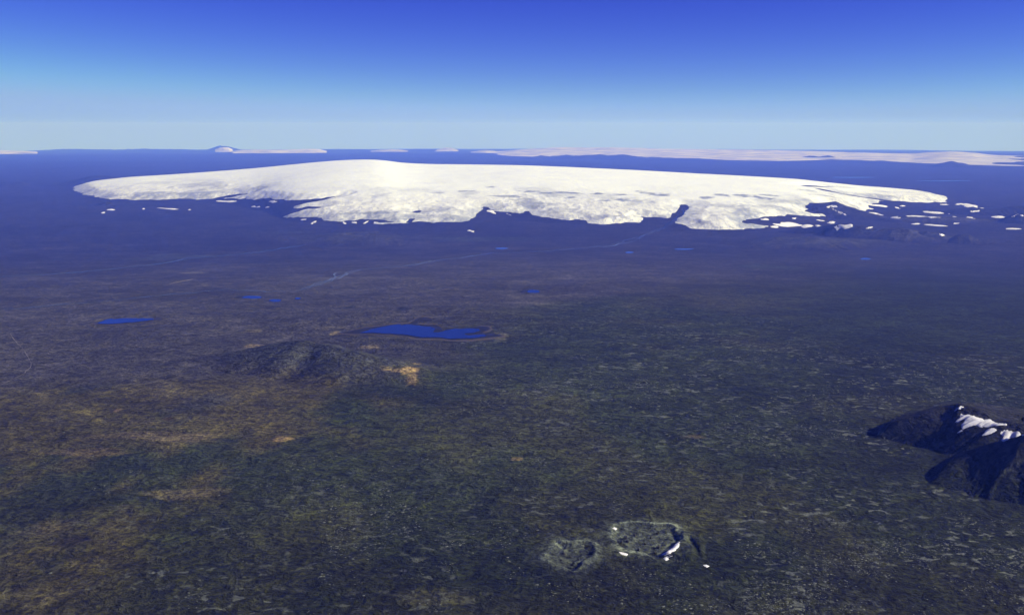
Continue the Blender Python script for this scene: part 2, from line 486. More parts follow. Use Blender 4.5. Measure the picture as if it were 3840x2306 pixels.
def ground_color(X, Y):
    r = np.sqrt(X * X + Y * Y)
    lava = soft_poly(X, Y, Z_LAVA, 350, 3, 350)
    sand = soft_poly(X, Y, Z_SAND, 400, 7, 420)
    plain = soft_poly(X, Y, Z_PLAIN, 1300, 9, 700)
    moss = soft_poly(X, Y, Z_MOSS, 1200, 13, 600)
    base = np.array((0.030, 0.032, 0.022))
    C = np.ones(X.shape + (3,)) * base
    def put(mask, c):
        C[...] = C * (1 - mask[..., None]) + np.array(c) * mask[..., None]
    put(plain, (0.050, 0.0485, 0.064))  # blue raised to paint some of the haze's violet into the plain
    put(lava, (0.021, 0.0275, 0.013))
    put(moss * (1 - lava * 0.4), (0.026, 0.036, 0.022))
    # wind-blown soil in drifts on the left
    dr = fbm(X / 700, Y / 1500, 71, 5)
    put(np.clip(sand * sstep(-0.10, 0.22, dr + 0.15 * fbm(X / 180, Y / 300, 5, 3)), 0, 1) * 0.85, (0.060, 0.053, 0.022))
    dr2 = fbm(X / 900, Y / 1600, 73, 5)
    put(lava * (1 - sand) * sstep(0.12, 0.34, dr2) * 0.35, (0.044, 0.042, 0.018))
    # dark lava nearest us and mossy right-hand side, lens vignetting painted into both
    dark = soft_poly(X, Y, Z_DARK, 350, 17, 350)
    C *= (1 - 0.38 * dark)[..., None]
    C *= (1 - 0.46 * moss)[..., None]
    # broad tone
    t = 1 + 0.18 * fbm(X / 5200, Y / 5200, 81, 4) + 0.10 * fbm(X / 1300, Y / 1300, 83, 4)
    # ash and outwash streaks on the plain
    st = ridged(X / 2600 + fbm(X / 2500, Y / 2500, 4, 3), Y / 2600, 91, 4)
    t = t * (1 + 0.30 * plain * (sstep(0.35, 0.85, st) - 0.25))
    # pale dry channels on the outwash plain
    wx, wy = X + 260 * fbm(X / 900, Y / 900, 51, 3), Y + 420 * fbm(X / 900, Y / 900, 53, 3)
    near = plain * sstep(24000, 14000, r) * sstep(-0.2, 0.3, fbm(X / 2600, Y / 2600, 55, 2))
    for sc_, sd, wdt in ((1500, 57, 0.035), (650, 59, 0.045)):
        ln = np.abs(fbm(wx / sc_, wy / (sc_ * 1.2), sd, 2))
        t = t * (1 + 0.55 * near * sstep(wdt, wdt * 0.25, ln))
    C *= t[..., None]
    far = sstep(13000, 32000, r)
    C[...] = C * (1 - far[..., None]) + np.array((0.021, 0.0200, 0.040)) * t[..., None] * far[..., None]  # distance tint: violet-blue haze painted into the far ground's colour
    speck = lava * np.clip(0.62 + 0.9 * fbm(X / 1600, Y / 1600, 97, 3), 0, 1) * (1 - 0.6 * sand)
    return np.clip(C * 0.86 * np.array((1.04, 1.0, 0.62)), 0.004, 0.5), speck

def blot(X, Y, C, px, py, rw, rh, c, k=1.0, seed=0):
    """a patch of other soil at a traced place"""
    lx, ly = land([px, px, px], [py, py - rh, py + rh], sphere_h)
    wx = rw / FPX * ly[0]; wy = max(abs(ly[1] - ly[2]) / 2, 40)
    c = (c[0] * 0.95, c[1] * 1.06, c[2] * 0.85)
    M = (np.abs(X - lx[0]) < wx * 2.2) & (np.abs(Y - ly[0]) < wy * 2.2)
    x, y = X[M], Y[M]
    q = np.sqrt(((x - lx[0]) / wx) ** 2 + ((y - ly[0]) / wy) ** 2) + 0.75 * fbm(x / wx * 1.3, y / wy * 1.3, seed, 4)
    m = (sstep(1.15, 0.55, q) * k)[:, None]
    C[M] = C[M] * (1 - m) + np.array(c) * m

BLOTS = [  # x, y, half width, half height, colour, strength
    (1535, 1405, 40, 16, (0.26, 0.165, 0.075), 1.0), (1545, 1425, 22, 18, (0.20, 0.13, 0.06), 0.8), (1500, 1408, 70, 6, (0.20, 0.135, 0.07), 0.7), (1560, 1375, 22, 6, (0.18, 0.125, 0.07), 0.6),
    (1390, 1300, 45, 10, (0.17, 0.125, 0.075), 0.7), (950, 1296, 30, 7, (0.16, 0.115, 0.07), 0.9), (1255, 1250, 16, 6, (0.20, 0.145, 0.085), 0.9), (955, 1240, 40, 6, (0.12, 0.095, 0.06), 0.6),
    (1870, 1260, 40, 14, (0.10, 0.085, 0.065), 0.6), (675, 1055, 14, 10, (0.15, 0.12, 0.10), 0.8), (730, 1020, 60, 5, (0.12, 0.10, 0.085), 0.5), (1050, 1648, 40, 10, (0.17, 0.11, 0.05), 0.8),
    (440, 1540, 16, 4, (0.17, 0.11, 0.06), 0.9), (270, 2036, 75, 26, (0.022, 0.017, 0.011), 1.0), (66, 2203, 40, 14, (0.018, 0.014, 0.009), 1.0), (463, 1905, 28, 14, (0.030, 0.024, 0.013), 0.8),
    (1318, 1153, 24, 6, (0.02, 0.02, 0.025), 0.9), (1515, 1157, 26, 6, (0.018, 0.018, 0.022), 0.9), (1786, 1123, 20, 4, (0.02, 0.02, 0.025), 0.8), (630, 1575, 20, 4, (0.03, 0.018, 0.012), 0.9), (1000, 1553, 16, 6, (0.02, 0.018, 0.015), 0.8),
    (3140, 1055, 60, 5, (0.016, 0.018, 0.02), 0.8), (3570, 1180, 22, 8, (0.012, 0.015, 0.016), 0.9), (3500, 1150, 24, 4, (0.014, 0.016, 0.018), 0.8), (1600, 1500, 40, 8, (0.025, 0.028, 0.028), 0.6),
    (2880, 1000, 120, 10, (0.03, 0.033, 0.035), 0.7), (1830, 900, 180, 10, (0.03, 0.032, 0.035), 0.6), (1060, 870, 110, 6, (0.028, 0.03, 0.034), 0.6), (650, 960, 160, 12, (0.035, 0.036, 0.04), 0.6),
    (1940, 1720, 26, 5, (0.16, 0.105, 0.05), 0.6), (2600, 1640, 50, 8, (0.09, 0.065, 0.038), 0.6), (350, 1700, 200, 14, (0.10, 0.07, 0.038), 0.7), (600, 1640, 240, 20, (0.10, 0.072, 0.042), 0.6),
    (200, 1980, 160, 40, (0.088, 0.066, 0.034), 0.6), (700, 1850, 200, 24, (0.09, 0.068, 0.038), 0.6), (120, 2230, 160, 40, (0.078, 0.062, 0.03), 0.6), (1620, 2235, 160, 30, (0.062, 0.054, 0.026), 0.5)]

# ------------------------------------------------------------------ craters sit in pits of the ground
CR_BIG = np.array([(2297, 2030), (2300, 1998), (2310, 1975), (2335, 1965), (2400, 1963), (2455, 1968), (2505, 1966), (2530, 1980), (2540, 2003), (2548, 2030), (2530, 2055), (2505, 2080), (2470, 2090),
                   (2420, 2084), (2370, 2076), (2330, 2068), (2306, 2052)], float)
CR_SMALL = np.array([(2036, 2092), (2052, 2076), (2074, 2056), (2092, 2040), (2120, 2036), (2145, 2042), (2165, 2034), (2200, 2036), (2228, 2050), (2234, 2072), (2222, 2096), (2205, 2108), (2180, 2126), (2152, 2146),
                     (2128, 2140), (2092, 2124), (2058, 2110)], float)
def to_ground(P, surf=sphere_h):
    x, y = land(P[:, 0], P[:, 1], surf)
    return np.stack([x, y], 1)
G_BIG, G_SMALL = to_ground(CR_BIG), to_ground(CR_SMALL)
PITS.append((G_BIG, 75.0, 60.0))
PITS.append((G_SMALL, 60.0, 50.0))

# ------------------------------------------------------------------ ground sheet
rs = [2600.0]
while rs[-1] < 72000:
    rs.append(rs[-1] + max(9.0, rs[-1] ** 2 * 2.8e-7))
rs = np.array(rs)
rs = np.concatenate([rs, np.geomspace(rs[-1] * 1.012, 326000, 90)])
th = np.linspace(R(-34), R(34), 980)
RR, TT = np.meshgrid(rs, th, indexing='ij')
GX, GY = RR * np.sin(TT), RR * np.cos(TT)
GZ = ground_h(GX, GY)
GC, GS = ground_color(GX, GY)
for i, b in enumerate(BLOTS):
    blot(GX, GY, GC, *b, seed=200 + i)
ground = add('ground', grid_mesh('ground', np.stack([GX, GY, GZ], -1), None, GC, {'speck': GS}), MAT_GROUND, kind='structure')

# ------------------------------------------------------------------ patches: a sheet that lies on the land inside an outline
def patch_mesh(name, poly, surf, nx, ny, grow=0.12, cap=30.0, lift=0.0, wob=0.0, seed=0, wl=None, attrs=None, relief=None, hard=0.35):
    poly = np.asarray(poly, float)
    lo, hi = poly.min(0), poly.max(0)
    pad = (hi - lo) * 0.04 + 2
    lo, hi = lo - pad, hi + pad
    X, Y = np.meshgrid(np.linspace(lo[0], hi[0], nx), np.linspace(lo[1], hi[1], ny))
    s = sdist(X, Y, poly)
    if wob:
        wl = wl or wob * 4
        s = s + wob * fbm(X / wl, Y / wl, seed, 4) * 2
    t = np.where(s > 0, np.minimum(s * grow, cap), s * hard)
    cell = max((hi[0] - lo[0]) / nx, (hi[1] - lo[1]) / ny)
    Z = surf(X, Y) + np.maximum(t, -cell * hard - cap * 0.3 - 2) + lift
    if relief is not None:
        Z = Z + relief(X, Y, s)
    ok = s > -cell * 1.2
    keep = ok[:-1, :-1] | ok[1:, :-1] | ok[:-1, 1:] | ok[1:, 1:]
    return grid_mesh(name, np.stack([X, Y, Z], -1), keep, None, attrs(X, Y, s) if attrs else None)

# ------------------------------------------------------------------ the ice cap
ICE_PX = [(272, 705), (290, 719), (311, 730), (342, 732), (373, 743), (414, 748), (466, 746), (507, 750), (570, 749), (621, 748), (673, 746), (740, 749), (800, 745),
          (849, 733), (895, 728), (939, 724), (925, 730), (885, 737), (830, 745), (880, 744), (948, 746), (999, 744), (1051, 750), (1110, 750), (1165, 748), (1205, 745), (1225, 740), (1276, 733), (1262, 739),
          (1232, 747), (1186, 756), (1129, 768), (1093, 775), (1110, 779), (1135, 778), (1172, 780), (1134, 790), (1098, 802), (1056, 815), (1093, 819), (1118, 817), (1191, 815), (1222, 825),
          (1279, 831), (1305, 824), (1330, 829), (1358, 822), (1431, 823), (1479, 832), (1400, 839), (1430, 843), (1526, 837), (1568, 833), (1621, 836), (1673, 833), (1726, 832), (1757, 826), (1773, 811),
          (1790, 799), (1800, 788), (1815, 776), (1834, 778), (1857, 792), (1899, 794), (1947, 803), (1978, 794), (2005, 803), (2031, 815), (2094, 824), (2136, 828), (2162, 824), (2199, 827), (2215, 837),
          (2252, 841), (2304, 839), (2340, 835), (2399, 836), (2417, 824), (2404, 812), (2425, 815), (2462, 813), (2500, 817), (2515, 812), (2529, 801), (2544, 800), (2561, 786), (2564, 776), (2546, 770), (2572, 767),
          (2587, 774), (2580, 785), (2566, 798), (2551, 814), (2539, 831), (2553, 843), (2580, 855), (2607, 859), (2646, 861), (2706, 862), (2743, 861), (2779, 860), (2816, 855), (2859, 854), (2873, 848), (2840, 843), (2796, 837),
          (2789, 831), (2811, 825), (2852, 814), (2888, 810), (2985, 807), (3034, 807), (3058, 811), (3094, 810), (3088, 804), (3036, 799), (3020, 793), (3052, 785), (3095, 778), (3128, 764), (3158, 770), (3221, 787), (3246, 791), (3271, 783),
          (3246, 777), (3263, 768), (3292, 756), (3338, 754), (3400, 757), (3465, 760), (3546, 758)]
ice_poly = to_ground(np.array(ICE_PX, float), ground_h)
back = []
for x in (3546, 3460, 3380, 3250, 3120, 2900, 2600, 2200, 1800, 1400, 1000, 700, 450, 300):
    a = float(ray(x, 720)[0] / ray(x, 720)[1])
    y = float(np.interp(a, TG, T_RY)) + 1500 + 6500 * float(sstep(0.47, 0.25, abs(a)))
    back.append((a * y, y))
ice_poly = np.concatenate([ice_poly, np.array(back)])

th2 = np.linspace(-0.425, 0.405, 980)
r2 = [32800.0]
while r2[-1] < 66500:
    r2.append(r2[-1] + (75 if r2[-1] < 46000 else 130 if r2[-1] < 58000 else 300))
A2, Y2 = np.meshgrid(th2, np.array(r2))
X2 = A2 * Y2
S2 = sdist(X2, Y2, ice_poly)
S2 = S2 + 110 * fbm(X2 / 420, Y2 / 900, 301, 4) * 2 * sstep(2500, 200, np.abs(S2))
zone = np.interp(A2, TG, T_FOOT)
for pts, w in (([(3072, 710), (3150, 727), (3240, 742), (3340, 755)], 260), ([(3000, 698), (3080, 700), (3140, 704)], 200), ([(1180, 780), (1150, 779)], 200), ([(2566, 772), (2556, 790), (2540, 806)], 150), ([(3180, 733), (3110, 722)], 110), ([(1572, 792), (1560, 797)], 120), ([(1545, 822), (1532, 834)], 120)):
    d_, _ = seg_dist(X2, Y2, to_ground(np.array(pts, float), ground_h), closed=False)
    S2 = np.minimum(S2, d_ - w * (1 + 0.8 * fbm(X2 / 700, Y2 / 1200, 341, 3)))
abl = sstep(11000, 1500, Y2 - zone)                     # how far down towards the snout
rel = 38 * abl * fbm(X2 / 2300, Y2 / 2600, 311, 3) + 26 * abl * ridged(X2 / 900 + fbm(X2 / 1500, Y2 / 1500, 9, 2), Y2 / 1700, 313, 3) + 9 * fbm(X2 / 3500, Y2 / 3500, 317, 3)
flow = ridged(X2 / 260 + 1.5 * fbm(X2 / 2600, Y2 / 2600, 321, 2), Y2 / 2400, 323, 2)
rel = rel + 5 * abl * sstep(0.75, 0.1, A2 * 0 + np.abs(fbm(X2 / 5000, Y2 / 5000, 325, 2))) * flow
T2 = np.where(S2 > 0, np.minimum(S2 * 0.14, 95), S2 * 0.25)
Z2 = ground_h(X2, Y2) + np.maximum(T2, -90) + rel * sstep(0, 900, S2)
bare = sstep(0.05, 0.45, fbm(X2 / 1500, Y2 / 1900, 331, 4)) * abl * 0.8
bare = np.maximum(bare, sstep(900, 0, S2) * 0.55 * sstep(-0.2, 0.3, fbm(X2 / 1800, Y2 / 1800, 335, 3)))
def ice_spot(px, py, rw, rh, k, seed):
    """grey bare-ice hollows traced on the glacier"""
    lx, ly = land([px, px, px], [py, py - rh, py + rh], ground_h)
    wx = rw / FPX * ly[0]; wy = max(abs(ly[1] - ly[2]) / 2, 150)
    q = np.sqrt(((X2 - lx[0]) / wx) ** 2 + ((Y2 - ly[0]) / wy) ** 2) + 1.0 * fbm(X2 / wx * 1.6, Y2 / wy * 1.6, seed, 5)
    return sstep(1.15, 0.6, q) * k
for i, (a, b, c, d, k) in enumerate([(1990, 729, 38, 4, 1), (2060, 735, 30, 4, 1), (2115, 733, 40, 5, 1), (2160, 735, 36, 4, .9), (2140, 753, 18, 4, 1), (2240, 737, 24, 4, 1), (2330, 740, 36, 4, .9), (2340, 763, 30, 6, 1), (2270, 765, 22, 4, .9),
                                     (1840, 711, 22, 4, .8), (1750, 728, 34, 3, .8), (1640, 734, 26, 3, .7), (1900, 748, 60, 7, .9), (1970, 760, 50, 6, .7), (2030, 780, 14, 12, .8), (2440, 735, 34, 4, .9), (2480, 741, 40, 5, 1), (2400, 727, 22, 3, .8),
                                     (2450, 770, 30, 5, .6), (2650, 752, 26, 5, .9), (2710, 742, 36, 5, .9), (2790, 744, 40, 6, .9), (2850, 752, 40, 7, 1), (2880, 742, 40, 4, .9), (2700, 782, 60, 6, .5), (2960, 768, 40, 6, .6), (2990, 772, 16, 5, .8),
                                     (1420, 812, 90, 7, .8), (1310, 812, 50, 6, .7), (1560, 815, 60, 6, .6), (1680, 800, 60, 8, .5), (2100, 800, 80, 8, .5), (2250, 822, 60, 6, .6), (2600, 800, 26, 12, .5), (2620, 846, 40, 6, .5), (2820, 785, 60, 6, .45),
                                     (400, 742, 30, 4, .7), (520, 742, 60, 3, .6), (1570, 792, 12, 5, 1), (1540, 825, 8, 5, .9), (3090, 745, 60, 3, .6), (3200, 735, 60, 2.5, .8), (3020, 722, 40, 2.5, .7), (3300, 748, 50, 2.5, .7)]):
    bare = np.maximum(bare, ice_spot(a, b, c, d, k, 400 + i))
ok2 = S2 > -260
keep2 = ok2[:-1, :-1] | ok2[1:, :-1] | ok2[:-1, 1:] | ok2[1:, 1:]
ice = add('ice_cap', grid_mesh('ice_cap', np.stack([X2, Y2, Z2], -1), keep2, None, {'bare': bare, 'low': sstep(9000, 500, Y2 - zone)}), MAT_ICE,
          label='huge white ice cap with ragged front spread across the blue highland plain', cat='glacier')
recentre(ice)

# ------------------------------------------------------------------ hills and mountains
def ridge_hill(name, crest, wf, wb, cell, tone, kind='structure', seed=0, rough=0.10, gully=0.12, grooves=(), label=None, cat=None, mat=None, power=1.0, tint=None):
    """crest: (x, row of the crest, row of the land under it); wf, wb: how far the near and far slopes run"""
    C = np.array(crest, float)
    bx, by = land(C[:, 0], C[:, 2], sphere_h)
    rx_, ry_, rz_ = ray(C[:, 0], C[:, 1])
    hz = CAMZ + rz_ / ry_ * by - sphere_h(rx_ / ry_ * by, by)
    P = np.stack([bx, by], 1)
    G = [(to_ground(np.array(g[0], float)), g[1], g[2]) for g in grooves]
    def rel(X, Y):
        w0 = 0.35 * min(wf, wb)
        Xw = X + w0 * 0.22 * fbm(X / (w0 * 2.2), Y / (w0 * 2.2), seed + 1, 3); Yw = Y + w0 * 0.22 * fbm(X / (w0 * 2.2), Y / (w0 * 2.2), seed + 2, 3)
        d, par = seg_dist(Xw, Yw, P, closed=False)
        h = np.interp(par, np.arange(len(P)), hz)
        yc = np.interp(par, np.arange(len(P)), P[:, 1])
        k = sstep(-0.25, 0.25, (Yw - yc) / min(wf, wb))
        w = wf * (1 - k) + wb * k
        w = w * np.clip(h / (np.median(hz) * 0.8), 0.25, 1) ** 0.5
        w = w * (1 + gully * fbm(par * 7 + d / w * 0.6, d / w * 0.9, seed + 3, 3))
        q = np.clip(d / w, 0, 1.6)
        z = h * (1 - q ** power)
        z = z + h * gully * 0.6 * ridged(par * 9, q * 1.2, seed + 4, 3) * np.clip(q, 0, 1) * np.clip(1.1 - q, 0, 1) * 2
        z = z + h * rough * fbm(X / (wf * 0.3), Y / (wf * 0.3), seed + 5, 4) * np.clip(1.25 - q, 0, 1)
        for (gp, dep, gw) in G:
            gd, _ = seg_dist(X, Y, gp, closed=False)
            z = z - dep * np.exp(-(gd / gw) ** 2)
        return np.where(q > 1.12, -40.0 - h * 0.05, z)
    m = max(wf, wb) * 1.25
    x0, x1, y0, y1 = bx.min() - m, bx.max() + m, by.min() - wf * 1.3, by.max() + wb * 1.3
    HILLS.append((x0, x1, y0, y1, rel))
    cx, cy = cell
    X, Y = np.meshgrid(np.arange(x0, x1, cx), np.arange(y0, y1, cy))
    D = rel(X, Y)
    Z = ground_h(X, Y) + D
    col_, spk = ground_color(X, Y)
    if tone is not None:
        t = 1 + 0.25 * fbm(X / (wf * 0.5), Y / (wf * 0.5), seed + 6, 4)
        mix = sstep(-0.02, 0.5, D / max(hz.max(), 1))[..., None] * 0.9
        col_ = col_ * (1 - mix) + np.array(tone) * t[..., None] * mix
        spk = spk * (1 - mix[..., 0])
    for i, b in enumerate(BLOTS):
        blot(X, Y, col_, *b, seed=200 + i)
    ok = D > -22
    keep = ok[:-1, :-1] | ok[1:, :-1] | ok[:-1, 1:] | ok[1:, 1:]
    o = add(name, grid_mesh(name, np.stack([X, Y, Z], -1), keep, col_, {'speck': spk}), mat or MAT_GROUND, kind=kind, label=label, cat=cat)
    recentre(o)
    return o

DARK = (0.016, 0.016, 0.014)
# near mountain at the right edge: two ridges
ridge_hill('mountain', [(3290, 1572, 1576), (3370, 1556, 1570), (3430, 1542, 1580), (3480, 1531, 1604), (3540, 1518, 1634), (3590, 1513, 1642), (3640, 1530, 1652), (3700, 1562, 1676), (3760, 1583, 1694), (3850, 1590, 1708), (4000, 1560, 1715), (4200, 1500, 1720)],
           360, 1100, (10, 12), DARK, seed=501, rough=0.04, gully=0.14)
ridge_hill('mountain', [(3500, 1728, 1731), (3580, 1706, 1732), (3640, 1689, 1750), (3700, 1668, 1772), (3780, 1648, 1788), (3840, 1632, 1800), (3950, 1604, 1815), (4100, 1570, 1835), (4250, 1520, 1850)],
           430, 240, (10, 12), DARK, seed=521, rough=0.05, gully=0.14)
# moss-grey hill beside the lake
ridge_hill('hill', [(800, 1331, 1336), (900, 1312, 1338), (1000, 1292, 1342), (1080, 1277, 1346), (1150, 1269, 1352), (1205, 1276, 1362), (1262, 1302, 1374), (1330, 1316, 1382), (1420, 1344, 1388), (1510, 1376, 1398)],
           640, 500, (16, 24), (0.031, 0.033, 0.025), seed=541, rough=0.015, gully=0.04, grooves=[([(1100, 1412), (1150, 1380), (1215, 1345), (1250, 1320)], 32, 95)], power=1.15)
# table mountains and hills in front of the ice cap's right end
ROCK = (0.020, 0.020, 0.020)
for i, (cr, wf, wb, tn) in enumerate([
        ([(3108, 846, 864), (3124, 836, 874), (3160, 838, 880), (3220, 844, 885), (3272, 849, 886), (3300, 858, 884)], 750, 1500, ROCK),
        ([(3285, 874, 884), (3325, 853, 892), (3370, 850, 896), (3412, 858, 899), (3446, 876, 901)], 950, 1600, (0.034, 0.033, 0.030)),
        ([(3424, 884, 894), (3450, 867, 898), (3480, 865, 900), (3508, 874, 902), (3530, 890, 904)], 700, 1200, ROCK),
        ([(3562, 896, 902), (3600, 877, 905), (3630, 876, 906), (3664, 892, 907)], 700, 1200, ROCK),
        ([(3052, 790, 800), (3095, 776, 803), (3128, 763, 806), (3176, 771, 810), (3230, 789, 815), (3285, 806, 819)], 1100, 900, (0.030, 0.029, 0.029)),
        ([(3335, 816, 824), (3400, 807, 828), (3500, 808, 830), (3570, 811, 831), (3650, 821, 832)], 800, 1800, (0.036, 0.034, 0.033)),
        ([(3550, 788, 796), (3640, 776, 800), (3700, 783, 802), (3760, 777, 802), (3860, 770, 803)], 900, 2000, ROCK),
        ([(3752, 822, 829), (3800, 801, 832), (3850, 797, 834), (3950, 806, 836)], 800, 1500, ROCK),
        ([(384, 766, 768.5), (403, 757, 771), (424, 766, 770)], 500, 700, ROCK),
        ([(245, 689, 692), (300, 677, 694), (350, 672, 694), (410, 676, 693), (450, 684, 692)], 2500, 3500, ROCK),
        ([(-60, 690, 694), (20, 681, 696), (70, 679, 696), (120, 690, 695)], 2200, 3500, ROCK),
        ([(2636, 668, 672), (2660, 654, 674), (2675, 653, 674), (2700, 666, 673)], 900, 1200, ROCK),
        ([(1120, 884, 890), (1280, 872, 898), (1400, 880, 900), (1500, 890, 898)], 1900, 2500, (0.030, 0.030, 0.027)),
        ([(2780, 905, 910), (2900, 893, 915), (3050, 890, 918), (3180, 900, 916)], 1500, 2200, (0.032, 0.032, 0.030))]):
    ridge_hill('mountain' if i < 9 else 'hill', cr, wf, wb, (45, 90) if i < 9 or i > 11 else (110, 260), tn, seed=561 + i * 10, rough=0.10, gully=0.16)
# mountains far beyond the ice cap
for i, (cr, w) in enumerate([
        ([(3512, 623, 625), (3532, 615, 627), (3548, 609, 628), (3562, 604, 628), (3578, 608, 628), (3604, 611, 628), (3630, 622, 627)], 1600),
        ([(2380, 596, 598), (2440, 588, 599), (2520, 592, 600), (2600, 594, 601), (2700, 599, 603)], 2500),
        ([(3020, 605, 608), (3110, 600, 609), (3200, 604, 610), (3300, 603, 612), (3400, 611, 615)], 2500),
        ([(120, 566, 568), (260, 560, 568), (420, 562, 568), (560, 558.5, 568), (700, 562, 568), (780, 566, 568)], 3600),
        ([(1240, 565, 568), (1330, 560, 568), (1420, 562, 568), (1560, 559.5, 568), (1640, 563, 568), (1780, 566, 568)], 3600),
        ([(780, 564, 568), (812, 552, 568), (826, 548, 568), (850, 547.5, 568), (866, 552, 568), (900, 564, 568)], 3000),
        ([(2998, 593, 596), (3022, 587, 596), (3048, 584, 596), (3070, 588, 596), (3100, 583.5, 596), (3120, 587, 596), (3140, 593, 596)], 1700),
        ([(1970, 592, 594), (2030, 583, 595), (2060, 586, 595), (2120, 580, 596), (2180, 584, 597), (2240, 578, 597), (2290, 583, 598), (2340, 579, 599), (2390, 588, 600)], 2800)]):
    ridge_hill('mountain', cr, w, w * 1.3, (260, 420), (0.022, 0.022, 0.024), seed=761 + i * 10, rough=0.3, gully=0.3)

# ------------------------------------------------------------------ far ice caps
def cap_mesh(name, crest, depth, n=(160, 40), rough=0.03, seed=0, front=None):
    """crest: (x, row, distance in km); front: (x, row) where the ice ends towards us"""
    C = np.array(crest, float)
    rx_, ry_, rz_ = ray(C[:, 0], C[:, 1])
    A = rx_ / ry_; yk = C[:, 2] * 1000
    hz = np.maximum(CAMZ + rz_ / ry_ * yk - sphere_h(A * yk, yk), 0) * (0.72 if front is None else 1.0)
    a = np.linspace(A[0], A[-1], n[0]); s = np.linspace(-1, 1, n[1])
    AA, SS = np.meshgrid(a, s)
    YC = np.interp(AA, A, yk); H = np.interp(AA, A, hz)
    if front is None:
        YF = YC - depth
    else:
        F = np.array(front, float)
        fx_, fy_ = land(F[:, 0], F[:, 1], sphere_h)
        YF = np.interp(AA, fx_ / fy_, fy_)
    Yy = np.where(SS < 0, YC + SS * (YC - YF), YC + SS * depth)
    X = AA * Yy
    YF = YF + 2500 * fbm(X / 5000, Yy / 30000, seed, 4)
    Yy = np.where(SS < 0, YC + SS * (YC - YF), YC + SS * depth)
    X = AA * Yy
    prof = 1 - np.abs(SS) ** 1.6
    Z = sphere_h(X, Yy) + H * prof * (1 + rough * fbm(X / 6000, Yy / 6000, seed + 3, 4)) + rough * 900 * ridged(X / 5000, Yy / 7000, seed + 5, 4) * prof - 25
    return grid_mesh(name, np.stack([X, Yy, Z], -1))
far_cap = add('ice_cap', cap_mesh('ice_cap', [(1835, 579, 178), (1880, 568, 178), (1940, 562, 177), (2000, 558, 176), (2050, 555, 175), (2100, 552, 175), (2200, 554, 174), (2300, 553, 173), (2400, 556, 172), (2500, 559, 170), (2700, 561, 166), (2900, 564, 160), (3100, 569, 155),
                                              (3300, 576, 150), (3420, 578, 147), (3480, 573, 145), (3560, 569, 144), (3650, 574, 142), (3740, 587, 140), (3840, 597, 138), (4000, 604, 136), (4400, 618, 132)], 22000, (420, 60), 0.05, 801,
                                  [(1835, 585), (1930, 589), (2000, 590), (2080, 588), (2160, 586), (2240, 587), (2330, 590), (2400, 593), (2500, 596), (2600, 599), (2800, 602), (3000, 604), (3200, 607), (3400, 614), (3600, 619), (3840, 624), (4100, 630), (4500, 640)]),
              MAT_FARICE, label='long pale pinkish ice cap low along the horizon on the right', cat='glacier')
recentre(far_cap)
for lab, cr, dep in [
        ('flat pale snowfield on the horizon beside the blue table mountain', [(872, 565, 186), (905, 559, 186), (960, 557, 186), (1050, 558.5, 186), (1110, 556, 186), (1160, 553, 186), (1195, 555, 186), (1225, 565, 186)], 12000),
        ('small low white dome on the horizon behind the ice cap summit', [(1390, 565, 190), (1430, 559, 190), (1470, 556.5, 190), (1500, 558, 190), (1530, 565, 190)], 9000),
        ('tiny white peak standing alone on the horizon', [(1630, 563, 200), (1655, 553, 200), (1672, 548.5, 200), (1694, 550, 200), (1720, 563, 200)], 7000),
        ('small white snowy hump at the left end of the long far ice cap', [(1765, 569, 178), (1800, 562, 178), (1825, 560, 178), (1850, 563, 178), (1872, 570, 178)], 8000),
        ('faint white snowfield on the horizon at the far left edge', [(-160, 567, 186), (-40, 561, 186), (40, 561, 186), (90, 563.5, 186), (140, 567, 186)], 9000),
        ('snow cap on top of the blue table mountain on the horizon', [(806, 557, 196), (822, 549, 196), (838, 546, 196), (856, 547.5, 196), (872, 556, 196)], 4000)]:
    o = add('snowfield', cap_mesh('snowfield', cr, dep, (60, 24), 0.03, len(lab)), MAT_FARICE, label=lab, cat='snowfield')
    recentre(o)

